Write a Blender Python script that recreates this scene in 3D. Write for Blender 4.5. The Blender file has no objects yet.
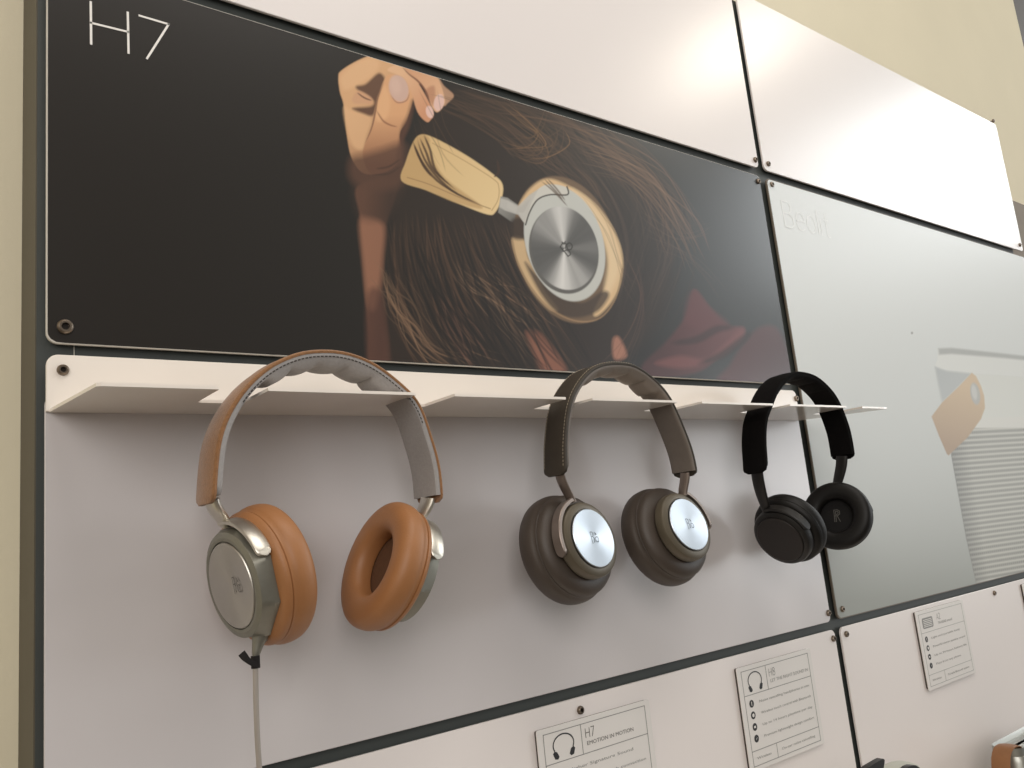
import bpy, math, random
import numpy as np
from mathutils import Vector, Matrix

random.seed(7); rng = np.random.default_rng(7)
C = bpy.context.scene.collection
S, ZC = 0.6, 1.4            # plan unit (eye to panel front) in metres, eye height

# ------------------------------------------------------------------ survey
F_PX = 836.0
_p = np.radians([38.61, 10.30, -5.724])
_cy, _sy, _cp, _sp = math.cos(_p[0]), math.sin(_p[0]), math.cos(_p[1]), math.sin(_p[1])
FWD = np.array([_sy*_cp, _cy*_cp, _sp]); _rt = np.array([_cy, -_sy, 0.0]); _up = np.cross(_rt, FWD)
RT = math.cos(_p[2])*_rt + math.sin(_p[2])*_up
UP = -math.sin(_p[2])*_rt + math.cos(_p[2])*_up

def at(px, py, y=1.0):
    d = FWD*F_PX + (px-512)*RT - (py-384)*UP
    return d*(y/d[1])
def xz(px, py, y=1.0):
    q = at(px, py, y); return (q[0], q[2])
def project(P):
    d = P@FWD
    return 512 + F_PX*(P@RT)/d, 384 - F_PX*(P@UP)/d
def Wd(p):
    return Vector((S*p[0], S*p[1], S*p[2]+ZC))

# ------------------------------------------------------------------ materials
def lin(c):
    if isinstance(c, str): c = tuple(int(c[i:i+2], 16) for i in (0, 2, 4))
    return tuple((v/255/12.92 if v/255 <= .04045 else ((v/255+.055)/1.055)**2.4) for v in c)
def mat(name, col, rough=.5, metal=0.0, bump=0.0, bscale=200.0, var=0.0, vscale=30.0, coat=0.0, crough=.1,
        attr=None, spec=.5, aniso=0.0, sheen=0.0):
    m = bpy.data.materials.new(name); m.use_nodes = True
    nt = m.node_tree; N = nt.nodes; L = nt.links; b = N['Principled BSDF']
    c = lin(col)
    b.inputs['Base Color'].default_value = (*c, 1); b.inputs['Roughness'].default_value = rough
    b.inputs['Metallic'].default_value = metal; b.inputs['Specular IOR Level'].default_value = spec
    b.inputs['Coat Weight'].default_value = coat; b.inputs['Coat Roughness'].default_value = crough
    if sheen: b.inputs['Sheen Weight'].default_value = sheen
    tc = N.new('ShaderNodeTexCoord')
    if attr:
        a = N.new('ShaderNodeAttribute'); a.attribute_name = attr; L.new(a.outputs['Color'], b.inputs['Base Color'])
    elif var:
        n = N.new('ShaderNodeTexNoise'); n.inputs['Scale'].default_value = vscale; n.inputs['Detail'].default_value = 4
        L.new(tc.outputs['Object'], n.inputs['Vector'])
        r = N.new('ShaderNodeValToRGB'); r.color_ramp.elements[0].position = .3; r.color_ramp.elements[1].position = .7
        r.color_ramp.elements[0].color = (*[v*(1-var) for v in c], 1); r.color_ramp.elements[1].color = (*[min(1, v*(1+var)) for v in c], 1)
        L.new(n.outputs['Fac'], r.inputs['Fac']); L.new(r.outputs['Color'], b.inputs['Base Color'])
    if bump:
        n2 = N.new('ShaderNodeTexNoise'); n2.inputs['Scale'].default_value = bscale; n2.inputs['Detail'].default_value = 5
        L.new(tc.outputs['Object'], n2.inputs['Vector'])
        bp = N.new('ShaderNodeBump'); bp.inputs['Strength'].default_value = bump; bp.inputs['Distance'].default_value = .001
        L.new(n2.outputs['Fac'], bp.inputs['Height']); L.new(bp.outputs['Normal'], b.inputs['Normal'])
    if aniso:
        b.inputs['Anisotropic'].default_value = aniso
        t = N.new('ShaderNodeTangent'); t.direction_type = 'RADIAL'; t.axis = 'Z'
        L.new(t.outputs['Tangent'], b.inputs['Tangent'])
    return m
M = {
 'wall': mat('painted wall', (226, 217, 191), .85, bump=.25, bscale=160, var=.02, vscale=6),
 'board_side': mat('grey brown board edge', (86, 80, 66), .6, var=.03, bump=.1),
 'board': mat('dark backing board', (62, 66, 64), .55, bump=.1, bscale=300, var=.04, vscale=20),
 'white': mat('satin white panel', (234, 227, 224), .32, coat=.35, crough=.22, var=.008, vscale=5),
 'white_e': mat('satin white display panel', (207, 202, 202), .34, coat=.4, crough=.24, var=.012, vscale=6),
 'shelf': mat('white powder coated steel', (236, 228, 219), .22, coat=.3, crough=.12, var=.008, vscale=30),
 'edge_dark': mat('brown panel core', (112, 102, 90), .5, var=.03),
 'edge': mat('panel core', (205, 200, 190), .5, var=.03),
 'print': mat('glossy printed photograph', (30, 26, 22), .30, attr='paint', coat=.25, crough=.2),
 'print_r': mat('glossy printed product photograph', (200, 205, 203), .42, attr='paint', coat=.12, crough=.3, spec=.35),
 'ink_white': mat('white print', (236, 232, 226), .4, var=.01),
 'ink_pale': mat('faint pale print', (240, 242, 241), .42, coat=.12, crough=.3, spec=.35),
 'ink': mat('dark grey print', (84, 82, 78), .5, var=.03),
 'ink_soft': mat('grey print', (138, 138, 135), .5, var=.03),
 'ink_black': mat('black print', (38, 38, 40), .5, var=.03),
 'underlay': mat('dark card holder', (70, 62, 56), .5, var=.05),
 'ink_faint': mat('pale grey print', (168, 168, 164), .5, var=.03),
 'card': mat('grey info card', (224, 220, 216), .4, coat=.2, var=.01),
 'screw': mat('steel screw', (126, 114, 102), .36, 1.0, bump=.1, var=.08),
 'socket': mat('screw socket', (40, 34, 30), .5, .6, var=.05),
 'suede': mat('tan suede', (138, 97, 60), .9, bump=.5, bscale=900, var=.16, vscale=420, sheen=.3),
 'leather': mat('tan leather', (157, 107, 66), .48, bump=.16, bscale=700, var=.04, vscale=60),
 'lining': mat('grey fabric lining', (156, 152, 150), .85, bump=.4, bscale=1400, var=.06, vscale=500),
 'stitch_dark': mat('dark thread', (66, 60, 56), .8, var=.05),
 'alu': mat('satin champagne aluminium', (134, 132, 122), .48, .7, bump=.05, bscale=900, var=.03, vscale=300),
 'alu_bright': mat('satin silver aluminium', (205, 200, 190), .36, 1.0, bump=.05, bscale=900, var=.02),
 'disc': mat('spun aluminium', (186, 182, 174), .3, 1.0, aniso=.75, var=.03, vscale=60),
 'disc_cool': mat('spun silver aluminium', (190, 197, 205), .34, 1.0, aniso=.6, var=.02, vscale=60),
 'taupe_cover': mat('taupe leather cover', (54, 47, 38), .62, bump=.35, bscale=800, var=.1, vscale=300),
 'taupe': mat('taupe leather', (68, 59, 52), .5, bump=.15, bscale=700, var=.05, vscale=60),
 'taupe_house': mat('taupe satin plastic', (90, 82, 68), .42, .25, bump=.04, bscale=500, var=.04),
 'taupe_metal': mat('taupe satin metal', (128, 116, 108), .36, .6, bump=.04, bscale=500, var=.04),
 'taupe_lining': mat('warm grey padded leather', (112, 103, 95), .55, bump=.2, bscale=900, var=.05, vscale=120),
 'stitch_light': mat('pale thread', (150, 138, 120), .8, var=.05),
 'black_cloth': mat('black fabric', (9, 7, 7), .95, bump=.5, bscale=1200, var=.2, vscale=500, spec=.15),
 'black_leather': mat('black leather', (13, 11, 10), .5, bump=.15, bscale=700, var=.08, vscale=60, spec=.3),
 'black_plastic': mat('black satin plastic', (22, 20, 19), .42, bump=.05, bscale=600, var=.06, spec=.4),
 'black_disc': mat('black brushed metal', (46, 42, 40), .42, .5, bump=.05, bscale=800, var=.06),
 'hole': mat('dark inner fabric', (92, 60, 36), .9, bump=.4, bscale=900, var=.1, vscale=300),
 'hole_black': mat('black inner fabric', (12, 10, 10), .95, bump=.4, bscale=900, var=.1, vscale=300),
 'cable': mat('pale grey cable sleeve', (158, 150, 142), .55, bump=.1, bscale=900, var=.04),
 'tie': mat('black hook and loop tape', (26, 22, 22), .9, bump=.5, bscale=1500, var=.1),
 'dark_trim': mat('dark brown trim', (72, 62, 52), .6, var=.06, bump=.1),
 'grey_trim': mat('grey brown dado', (128, 116, 100), .7, var=.05, bump=.1),
 'strap': mat('brown leather strap', (136, 92, 56), .5, bump=.2, bscale=700, var=.06, vscale=80),
 'grey_alu': mat('pale grey anodised aluminium', (168, 168, 162), .35, .8, var=.03, bump=.05),
 'pale_green': mat('pale grey green plastic', (186, 187, 176), .5, var=.02, bump=.05),
 'floor': mat('grey floor', (120, 112, 104), .5, var=.1, vscale=3),
}

# ------------------------------------------------------------------ mesh tools
class MB:
    def __init__(s): s.v = []; s.f = []
    def add(s, vs, fs):
        o = len(s.v); s.v += [tuple(map(float, q)) for q in vs]; s.f += [tuple(i+o for i in f) for f in fs]; return s
    def box(s, x0, x1, y0, y1, z0, z1):
        return s.add([(x0,y0,z0),(x1,y0,z0),(x1,y1,z0),(x0,y1,z0),(x0,y0,z1),(x1,y0,z1),(x1,y1,z1),(x0,y1,z1)],
                     [(0,3,2,1),(4,5,6,7),(0,1,5,4),(1,2,6,5),(2,3,7,6),(3,0,4,7)])
    def prism(s, poly, y0, y1, bev=0.0):
        """outline in x,z swept along y; y0 is the front"""
        n = len(poly); rings = []
        if bev:
            P = np.array(poly); c = P.mean(0); 
            nx = np.roll(P, -1, 0)-np.roll(P, 1, 0); nl = np.linalg.norm(nx, axis=1)[:, None]+1e-12; nx = nx/nl
            inn = np.stack([-nx[:, 1], nx[:, 0]], 1)
            a = .5*np.sum(P[:,0]*np.roll(P[:,1],-1)-P[:,1]*np.roll(P[:,0],-1))
            if a < 0: inn = -inn
            rings = [(P+inn*bev, y0), (P, y0+bev), (P, y1)]
        else: rings = [(np.array(poly), y0), (np.array(poly), y1)]
        vs = [(q[0], y, q[1]) for R_, y in rings for q in R_]; fs = []
        for k in range(len(rings)-1):
            for i in range(n):
                j = (i+1) % n; fs.append((k*n+i, k*n+j, (k+1)*n+j, (k+1)*n+i))
        fs.append(tuple(range(n))[::-1]); fs.append(tuple(range((len(rings)-1)*n, len(rings)*n)))
        return s.add(vs, fs)
    def rings(s, R_, closed=False, cap=True):
        n = len(R_[0]); fs = []
        K = len(R_)
        for k in range(K if closed else K-1):
            a, b = k*n, ((k+1) % K)*n
            for i in range(n): j = (i+1) % n; fs.append((a+i, a+j, b+j, b+i))
        if cap and not closed: fs.append(tuple(range(n))[::-1]); fs.append(tuple(range((K-1)*n, K*n)))
        return s.add([q for r in R_ for q in r], fs)
    def tube(s, path, r, seg=12, flat=None, ref=(0, 1, 0)):
        """round or elliptical tube; flat = radius along ref direction"""
        P = [np.array(p, float) for p in path]; R_ = []
        for i, p in enumerate(P):
            t = P[min(i+1, len(P)-1)]-P[max(i-1, 0)]; t /= np.linalg.norm(t)
            b = np.array(ref, float); b = b-t*(b@t); b /= np.linalg.norm(b); a = np.cross(b, t)
            ra = r[i] if hasattr(r, '__len__') else r
            rb = ra if flat is None else (flat[i] if hasattr(flat, '__len__') else flat)
            R_.append([p+a*ra*math.cos(u)+b*rb*math.sin(u) for u in np.linspace(0, 2*math.pi, seg, endpoint=False)])
        return s.rings(R_)
    def lathe(s, prof, seg=96, rmod=None, cap0=True, cap1=True):
        """prof: list of (r, t): turned round local z"""
        R_ = []
        for r, t in prof:
            ring = []
            for k in range(seg):
                u = 2*math.pi*k/seg; rr = r if rmod is None else rmod(r, t, u)
                ring.append((rr*math.cos(u), rr*math.sin(u), t))
            R_.append(ring)
        n = seg; fs = []
        for k in range(len(R_)-1):
            for i in range(n): j = (i+1) % n; fs.append((k*n+i, (k+1)*n+i, (k+1)*n+j, k*n+j))
        if cap0: fs.append(tuple(range(n)))
        if cap1: fs.append(tuple(range((len(R_)-1)*n, len(R_)*n))[::-1])
        return s.add([q for r in R_ for q in r], fs)

def finish(me, smooth):
    if smooth:
        me.polygons.foreach_set('use_smooth', [True]*len(me.polygons)); me.set_sharp_from_angle(angle=math.radians(smooth))
    me.validate(); me.update()
def root_of(o):
    while o.parent: o = o.parent
    return o
def obj(name, mb, m, parent=None, smooth=35, frame=None, frame_space=False):
    """plan-unit geometry -> one mesh object. frame: (origin, a, b, n) local frame in plan units."""
    import bmesh
    o_loc = Vector((0, 0, 0)) if parent is None else Vector(root_of(parent)['_loc'])
    me = bpy.data.meshes.new(name)
    if frame is None:
        vs = [Wd(q)-o_loc for q in mb.v]
    else:
        vs = [Vector(q)*S for q in mb.v]
    me.from_pydata([tuple(q) for q in vs], [], mb.f)
    bm = bmesh.new(); bm.from_mesh(me); bmesh.ops.recalc_face_normals(bm, faces=bm.faces); bm.to_mesh(me); bm.free()
    finish(me, smooth); me.materials.append(m)
    o = bpy.data.objects.new(name, me); C.objects.link(o)
    mx = Matrix.Identity(4)
    if frame is not None:
        c, a, b, n = [Vector(tuple(q)) for q in frame]
        R_ = Matrix((a, b, n)).transposed().to_4x4()
        mx = Matrix.Translation(Wd(c)-o_loc) @ R_
    if parent is not None:
        o.parent = parent
        if parent.type == 'MESH': mx = parent.matrix_basis.inverted() @ mx
    o.matrix_basis = mx
    return o
def thing(name, label, cat, loc, group=None):
    o = bpy.data.objects.new(name, None); C.objects.link(o); o.location = Wd(loc); o['_loc'] = list(Wd(loc))
    o.empty_display_size = .02; o['label'] = label; o['category'] = cat
    if group: o['group'] = group
    return o
def tag(o, label, cat, group=None):
    o['label'] = label; o['category'] = cat
    if group: o['group'] = group
    return o
def struct(name, mb, m):
    o = obj(name, mb, m, smooth=0); o['kind'] = 'structure'; return o
def rrect(x0, x1, z0, z1, r, seg=7, corners=(1, 1, 1, 1)):
    out = []
    for (cx, cz, a0), on in zip(((x0+r, z0+r, math.pi), (x1-r, z0+r, 1.5*math.pi), (x1-r, z1-r, 0), (x0+r, z1-r, .5*math.pi)), corners):
        if on:
            for k in range(seg+1):
                a = a0+.5*math.pi*k/seg; out.append((cx+r*math.cos(a), cz+r*math.sin(a)))
        else:
            out.append((x0 if a0 in (math.pi, .5*math.pi) else x1, z0 if a0 in (math.pi, 1.5*math.pi) else z1))
    return out
def spline(P, n=12, closed=False):
    P = [np.array(q, float) for q in P]; out = []; K = len(P)
    for i in range(K if closed else K-1):
        if closed: a, b, c, d = P[(i-1) % K], P[i], P[(i+1) % K], P[(i+2) % K]
        else: a, b, c, d = P[max(i-1, 0)], P[i], P[i+1], P[min(i+2, K-1)]
        for k in range(n):
            t = k/n
            out.append(.5*((2*b)+(c-a)*t+(2*a-5*b+4*c-d)*t*t+(3*b-a-3*c+d)*t**3))
    if not closed: out.append(P[-1])
    return out

def ribbon(P, w):
    """flat mitred line in 2-d: left points and right points"""
    P = np.array(P, float); closed = np.allclose(P[0], P[-1]) and len(P) > 3; K = len(P); Lf, Rt_ = [], []
    for i in range(K):
        if closed and i in (0, K-1): d0, d1 = P[-1]-P[-2], P[1]-P[0]
        else: d0 = P[i]-P[i-1] if i else P[1]-P[0]; d1 = P[i+1]-P[i] if i < K-1 else P[-1]-P[-2]
        d0, d1 = d0/np.linalg.norm(d0), d1/np.linalg.norm(d1); n0, n1 = np.array([-d0[1], d0[0]]), np.array([-d1[1], d1[0]])
        m_ = n0+n1; m_ = m_/max(np.linalg.norm(m_), 1e-6); m_ = m_/max(.5, m_@n0)*w/2
        Lf.append(P[i]+m_); Rt_.append(P[i]-m_)
    return Lf, Rt_
def add_ribbon(b, P, w, to3):
    Lf, Rt_ = ribbon(P, w); K = len(Lf)
    return b.add([to3(q) for q in Lf]+[to3(q) for q in Rt_], [(i, i+1, K+i+1, K+i) for i in range(K-1)])

# ------------------------------------------------------------------ setting
YW, YB, YP = 1.11, 1.011, 1.0042      # wall face, board face, panel back (panel front 1.0)
XL, XV0, XV1, XR = .1575, 1.5560, 1.5815, 2.985
struct('wall_back', MB().box(-1.6, at(1013, 0, YW)[0], YW, YW+.2, -2.3, 2.2), M['wall'])
struct('floor', MB().box(-1.6, 5, -3.0, YW+.2, -2.36, -2.3), M['floor'])
q = at(1013, 0, YW-.03)
struct('trim_1', MB().box(at(1013, 0, YW)[0], at(1013, 0, YW)[0]+.3, YW+.02, YW+.2, -2.3, 2.2), M['dark_trim'])
zt = at(1018, 202.5, YW-.02)[2]
struct('trim_2', MB().box(3.0, at(1013, 0, YW)[0], YW-.02, YW, -2.3, zt), M['grey_trim'])

bd = thing('display_board', 'dark grey backing board standing proud of the beige wall, behind all the panels', 'display board', (1.5, 1.05, -1.05))
obj('backing_panel', MB().box(.1500, 2.93, YB, YW-.0005, -1.05, 1.18), M['board'], bd, 0)
obj('side_edge', MB().box(.1485, .1501, YB+.001, YW-.0005, -1.05, 1.18), M['board_side'], bd, 0)
obj('joint_strip', MB().prism([(at(76,345)[0]-.0004, .30), (at(76,345)[0]+.0004, .30), (at(76,345)[0]+.0004, .2), (at(76,345)[0]-.0004, .2)], YB-.0006, YB), M['edge'], bd, 0)

# ------------------------------------------------------------------ screws
def screw_mb():
    r = .0062; t = .0045
    m = MB().lathe([(.0028, .001), (.0030, t), (r*.72, t), (r*.93, t*.75), (r, t*.3), (r, -.0005), (.003, -.001), (.003, -.0105)], 20)
    return m
_screw = []
def screw(parent, px, py, k=1.0, y=1.0):
    x, z = xz(px, py)
    fr = (np.array([x, 1.0, z]), np.array([1., 0, 0]), np.array([0, 0, 1.]), np.array([0, -1., 0]))
    if not _screw:
        o = obj('screw', screw_mb(), M['screw'], parent, 40, fr)
        s = obj('hex_socket', MB().lathe([(.0001, .0013), (.0029, .0013)], 6, cap0=True, cap1=False), M['socket'], o, 0, fr)
        _screw.append((o, s)); return
    o0, s0 = _screw[0]
    o = o0.copy(); C.objects.link(o); o.parent = parent
    loc = Vector(root_of(parent)['_loc']); o.matrix_basis = Matrix.Translation(Wd((x, y, z))-loc) @ o0.matrix_basis.to_3x3().to_4x4() @ Matrix.Diagonal((k, k, 1, 1))
    s = s0.copy(); C.objects.link(s); s.parent = o; s.matrix_basis = s0.matrix_basis.copy()
def panel(name, label, x0, x1, z0, z1, m, screws, corners=(1, 1, 1, 1), r=.012, part='panel_face'):
    t = thing(name, label, 'board', ((x0+x1)/2, 1.003, z0))
    obj(part, MB().prism(rrect(x0, x1, z0, z1, r, corners=corners), 1.0, YP, .0008), m, t, 30)
    for p in screws: screw(t, *p)
    return t
zA, zC1, zC0, zE0, zF1, zTop = .7490, .7300, .2565, -.2300, -.2463, 1.2000
panel('cladding_sheet', 'plain white glossy panel above the dark photo poster', XL, XV0+.004, zA, zTop, M['white'], [(755, 160)])
panel('cladding_sheet', 'plain white panel with bright glare, upper right, above the pale grey poster', XV1-.001, XR, zA, zTop, M['white'], [(768, 164), (993, 121), (1019.5, 245)])
panel('cladding_sheet', 'tall white panel behind the hanging headphones, under the white slotted shelf', XL-.001, XV0, zE0, .2, M['white_e'], [(828, 613)])
panel('cladding_sheet', 'white panel with two info cards, below the headphones', XL, XV0+.006, -1.0, zF1, M['white'], [(580, 710), (833, 638.5)])
panel('cladding_sheet', 'white panel with speaker info card, lower right below the pale grey poster', XV1+.002, XR, -1.0, zF1, M['white'], [(846, 634), (994, 593)])

# ------------------------------------------------------------------ painted photographs (flat prints)
class Canvas:
    def __init__(s, x0, x1, y0, y1, k, bg):
        s.x0, s.y0, s.k = x0, y0, k
        s.W, s.H = int((x1-x0)*k), int((y1-y0)*k)
        s.X, s.Y = np.meshgrid(x0+(np.arange(s.W)+.5)/k, y0+(np.arange(s.H)+.5)/k)
        s.im = np.zeros((s.H, s.W, 3)); s.im[:] = lin(bg)
    def win(s, P, pad):
        P = np.array(P); a = np.clip(((P.min(0)-pad-[s.x0, s.y0])*s.k).astype(int), 0, [s.W, s.H]); b = np.clip(((P.max(0)+pad-[s.x0, s.y0])*s.k).astype(int)+2, 0, [s.W, s.H])
        return slice(a[1], b[1]), slice(a[0], b[0])
    def mix(s, w, a, col):
        if a.size == 0: return
        c = col if isinstance(col, np.ndarray) and col.ndim == 3 else np.array(lin(col))[None, None]
        s.im[w] = s.im[w]*(1-a[..., None])+c*a[..., None]
    def dist(s, w, P, closed):
        X, Y = s.X[w], s.Y[w]; d = np.full(X.shape, 1e9); ins = np.zeros(X.shape, bool); K = len(P); tpar = np.zeros(X.shape)
        for i in range(K if closed else K-1):
            (ax, ay), (bx, by) = P[i], P[(i+1) % K]; vx, vy = bx-ax, by-ay; L2 = vx*vx+vy*vy+1e-12
            t = np.clip(((X-ax)*vx+(Y-ay)*vy)/L2, 0, 1); dd = np.hypot(X-ax-t*vx, Y-ay-t*vy)
            m_ = dd < d; d = np.where(m_, dd, d); tpar = np.where(m_, (i+t)/max(1, K-1), tpar)
            if closed: ins ^= ((ay > Y) != (by > Y)) & (X < ax+(Y-ay)*vx/(vy if abs(vy) > 1e-9 else 1e-9))
        return d, ins, tpar
    def poly(s, P, col, soft=1.0, alpha=1.0, smooth=True, grad=None):
        """grad: (x0,y0,x1,y1,colour2) linear blend to a second colour"""
        if smooth: P = spline(P, 6, True)
        w = s.win(P, soft*2); d, ins, _ = s.dist(w, P, True); sd = np.where(ins, d, -d)
        a = np.clip(sd/soft+.5, 0, 1)*alpha
        if grad:
            gx0, gy0, gx1, gy1, c2 = grad; vx, vy = gx1-gx0, gy1-gy0
            t = np.clip(((s.X[w]-gx0)*vx+(s.Y[w]-gy0)*vy)/(vx*vx+vy*vy), 0, 1)[..., None]
            c = np.array(lin(col))*(1-t)+np.array(lin(c2))*t
        else: c = col
        s.mix(w, a, c)
    def stroke(s, P, w0, col, alpha=1.0, soft=.8, taper=True):
        P = spline(P, 5); w = s.win(P, w0+soft*2)
        d, _, t = s.dist(w, P, False)
        wd = w0*(np.sin(np.clip(t, 0, 1)*math.pi)**.6 if taper else 1)
        a = np.clip((wd-d)/soft+.5, 0, 1)*alpha*(np.clip(np.sin(t*math.pi)*2, 0, 1) if taper else 1); s.mix(w, a, col)
    def ell(s, cx, cy, a, b, rot, col, soft=1.0, alpha=1.0):
        w = s.win([(cx-a-b, cy-a-b), (cx+a+b, cy+a+b)], 2); r = math.radians(rot); X, Y = s.X[w]-cx, s.Y[w]-cy
        u, v = X*math.cos(r)+Y*math.sin(r), -X*math.sin(r)+Y*math.cos(r)
        q_ = np.hypot(u/a, v/b); al = np.clip((1-q_)*min(a, b)/soft+.5, 0, 1)*alpha
        c = col(np.arctan2(v/b, u/a), q_) if callable(col) else col
        s.mix(w, al, c)
    def sample(s, px, py):
        fx = np.clip((px-s.x0)*s.k-.5, 0, s.W-1.001); fy = np.clip((py-s.y0)*s.k-.5, 0, s.H-1.001)
        i, j = fx.astype(int), fy.astype(int); u, v = (fx-i)[:, None], (fy-j)[:, None]
        I = s.im
        return (I[j, i]*(1-u)+I[j, i+1]*u)*(1-v)+(I[j+1, i]*(1-u)+I[j+1, i+1]*u)*v
def print_sheet(name, parent, x0, x1, z0, z1, nx, nz, cv, m, r=.012, xs=None):
    """flat sheet on the panel front, colours carried by its vertices"""
    gx = np.linspace(x0, x1, nx) if xs is None else xs
    nx = len(gx); gz = np.linspace(z0, z1, nz); X, Z = np.meshgrid(gx, gz); X, Z = X.ravel(), Z.ravel()
    qx, qz = np.clip(X, x0+r, x1-r), np.clip(Z, z0+r, z1-r); dx, dz = X-qx, Z-qz; dl = np.hypot(dx, dz)
    f_ = np.where(dl > r, r/np.maximum(dl, 1e-9), 1); X, Z = qx+dx*f_, qz+dz*f_
    P = np.stack([X, np.full_like(X, .9996), Z], 1); px, py = project(P)
    col = cv.sample(px, py)
    me = bpy.data.meshes.new(name); loc = np.array(root_of(parent)['_loc'])
    V = P*S+np.array([0, 0, ZC])-loc
    i, j = np.meshgrid(np.arange(nx-1), np.arange(nz-1)); a = (j*nx+i).ravel()
    Fq = np.stack([a, a+1, a+nx+1, a+nx], 1).astype(np.int32)
    me.vertices.add(len(V)); me.vertices.foreach_set('co', V.astype(np.float32).ravel())
    me.loops.add(Fq.size); me.loops.foreach_set('vertex_index', Fq.ravel())
    me.polygons.add(len(Fq)); me.polygons.foreach_set('loop_start', np.arange(0, Fq.size, 4, dtype=np.int32))
    me.update(calc_edges=True)
    ca = me.color_attributes.new('paint', 'FLOAT_COLOR', 'POINT')
    ca.data.foreach_set('color', np.concatenate([col, np.ones((len(col), 1))], 1).astype(np.float32).ravel())
    me.materials.append(m); o = bpy.data.objects.new(name, me); C.objects.link(o); o.parent = parent
    return o
def z1_(l): return [(320+a/3.2, 40+b/3.2) for a, b in l]
def z5_(l): return [(505+a/4.517, 165+b/4.517) for a, b in l]
def z6_(l): return [(340+a/3.746, 170+b/3.746) for a, b in l]
def z7_(l): return [(330+a/7.314, 45+b/7.314) for a, b in l]
def z2_(l): return [(480+a/3.2, 140+b/3.2) for a, b in l]

cv = Canvas(330, 810, 30, 400, 2, (26, 21, 17))
# grey veil of the room's reflection, painted into the right of the backdrop
cv.poly([(640, 20), (830, 20), (830, 420), (700, 420), (655, 250)], (46, 47, 47), 70, .9, False)
# hair mass
cv.poly([(398, 175), (440, 96), (500, 88), (600, 120), (645, 160), (668, 215), (672, 290), (640, 345), (560, 385), (470, 385), (384, 372), (386, 300), (392, 230)], (42, 31, 24), 14, .95)
def flow(A, B, n_, lo, hi, al):
    for k in range(n_):
        t = rng.uniform(-.05, 1.05); u = rng.uniform(.5, 1.1)
        P = [np.array(a)*(1-t)+np.array(b)*t+rng.normal(0, 3.5, 2) for a, b in zip(A, B)]
        P = [P[0]+(p-P[0])*(u if i_ else 1) for i_, p in enumerate(P)]
        f_ = rng.uniform()**1.8; c = np.array(lo)*(1-f_)+np.array(hi)*f_
        cv.stroke([tuple(p) for p in P], rng.uniform(.3, 1.3), tuple(c), al*rng.uniform(.4, 1), 1.1)
flow([(390, 215), (394, 280), (412, 335), (440, 378)], [(505, 215), (535, 275), (570, 330), (600, 378)], 260, (20, 14, 11), (104, 76, 57), .55)
flow([(440, 105), (500, 135), (555, 175), (590, 215)], [(465, 80), (560, 105), (640, 150), (700, 240)], 220, (22, 16, 12), (104, 78, 58), .5)
flow([(560, 150), (600, 200), (625, 260), (610, 340)], [(650, 165), (690, 210), (690, 270), (660, 330)], 110, (24, 18, 15), (88, 70, 58), .4)
# forearm
cv.poly(z6_([(66, 60), (75, 180), (88, 380), (104, 600), (112, 760), (185, 760), (168, 480), (162, 330), (176, 200), (215, 40)]), (112, 76, 58), 3, 1, True, (360, 250, 386, 252, (62, 43, 33)))
cv.poly(z6_([(74, 190), (120, 180), (165, 215), (160, 330), (150, 430), (130, 520), (104, 500), (86, 340)]), (152, 106, 82), 7, .8)
cv.poly(z6_([(100, 480), (150, 450), (170, 560), (185, 760), (110, 760)]), (84, 54, 44), 7, .7)
cv.poly(z6_([(60, 40), (240, 20), (210, 130), (170, 185), (72, 175)]), (64, 45, 35), 11, .5)
# hand
cv.poly(z7_([(62, 235), (80, 190), (180, 125), (300, 76), (350, 82), (500, 138), (720, 205), (640, 300), (600, 420), (560, 560), (510, 640), (520, 768), (500, 860), (400, 930), (250, 940), (160, 830), (122, 650), (100, 440), (72, 340)]), (214, 168, 124), 1.4, 1, True, (345, 120, 400, 165, (138, 90, 64)))
cv.poly(z7_([(80, 230), (180, 140), (300, 90), (360, 130), (330, 210), (230, 280), (120, 330), (85, 300)]), (224, 180, 136), 5, .8)
cv.poly(z7_([(100, 460), (160, 480), (300, 530), (270, 660), (240, 760), (170, 740), (125, 620)]), (222, 178, 134), 4, .75)
cv.poly(z7_([(358, 205), (405, 268), (352, 380), (318, 510), (240, 500), (165, 462), (300, 448), (312, 400), (205, 330), (195, 300), (260, 285)]), (84, 54, 40), 3, .92)
cv.poly(z7_([(190, 345), (230, 340), (300, 385), (305, 430), (250, 430), (185, 430), (160, 400)]), (206, 158, 122), 2.5, .9)
cv.stroke(z7_([(195, 345), (250, 385), (310, 408)]), .9, (96, 60, 44), .8, 1)
# thumb
cv.poly(z7_([(398, 250), (450, 212), (540, 238), (602, 320), (602, 420), (560, 545), (512, 640), (500, 770), (450, 900), (300, 940), (240, 800), (275, 680), (322, 560), (340, 430)]), (216, 164, 120), 1.4, 1, True, (385, 115, 388, 165, (140, 92, 66)))
cv.poly(z7_([(350, 420), (400, 300), (440, 400), (420, 520), (360, 560), (330, 520)]), (226, 178, 132), 4, .7)
cv.poly(z7_([(520, 600), (560, 520), (600, 400), (610, 470), (580, 600), (540, 700), (520, 850), (480, 860), (500, 720)]), (96, 62, 46), 4, .7)
cv.ell(*z7_([(503, 318)])[0], 9.6, 13.8, -14, (206, 172, 156), 2)
cv.ell(*z7_([(480, 300)])[0], 5, 8.5, -14, (218, 186, 168), 4, .6)
cv.stroke(z7_([(440, 360), (490, 420), (560, 405), (582, 340)]), .6, (150, 98, 76), .7, .9)
cv.stroke(z7_([(336, 470), (385, 550), (440, 585), (500, 600)]), .9, (138, 88, 62), .8, 1.2)
cv.stroke(z7_([(402, 255), (350, 390), (330, 500), (300, 620), (245, 740)]), .8, (104, 66, 48), .75, 1.1)
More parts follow.
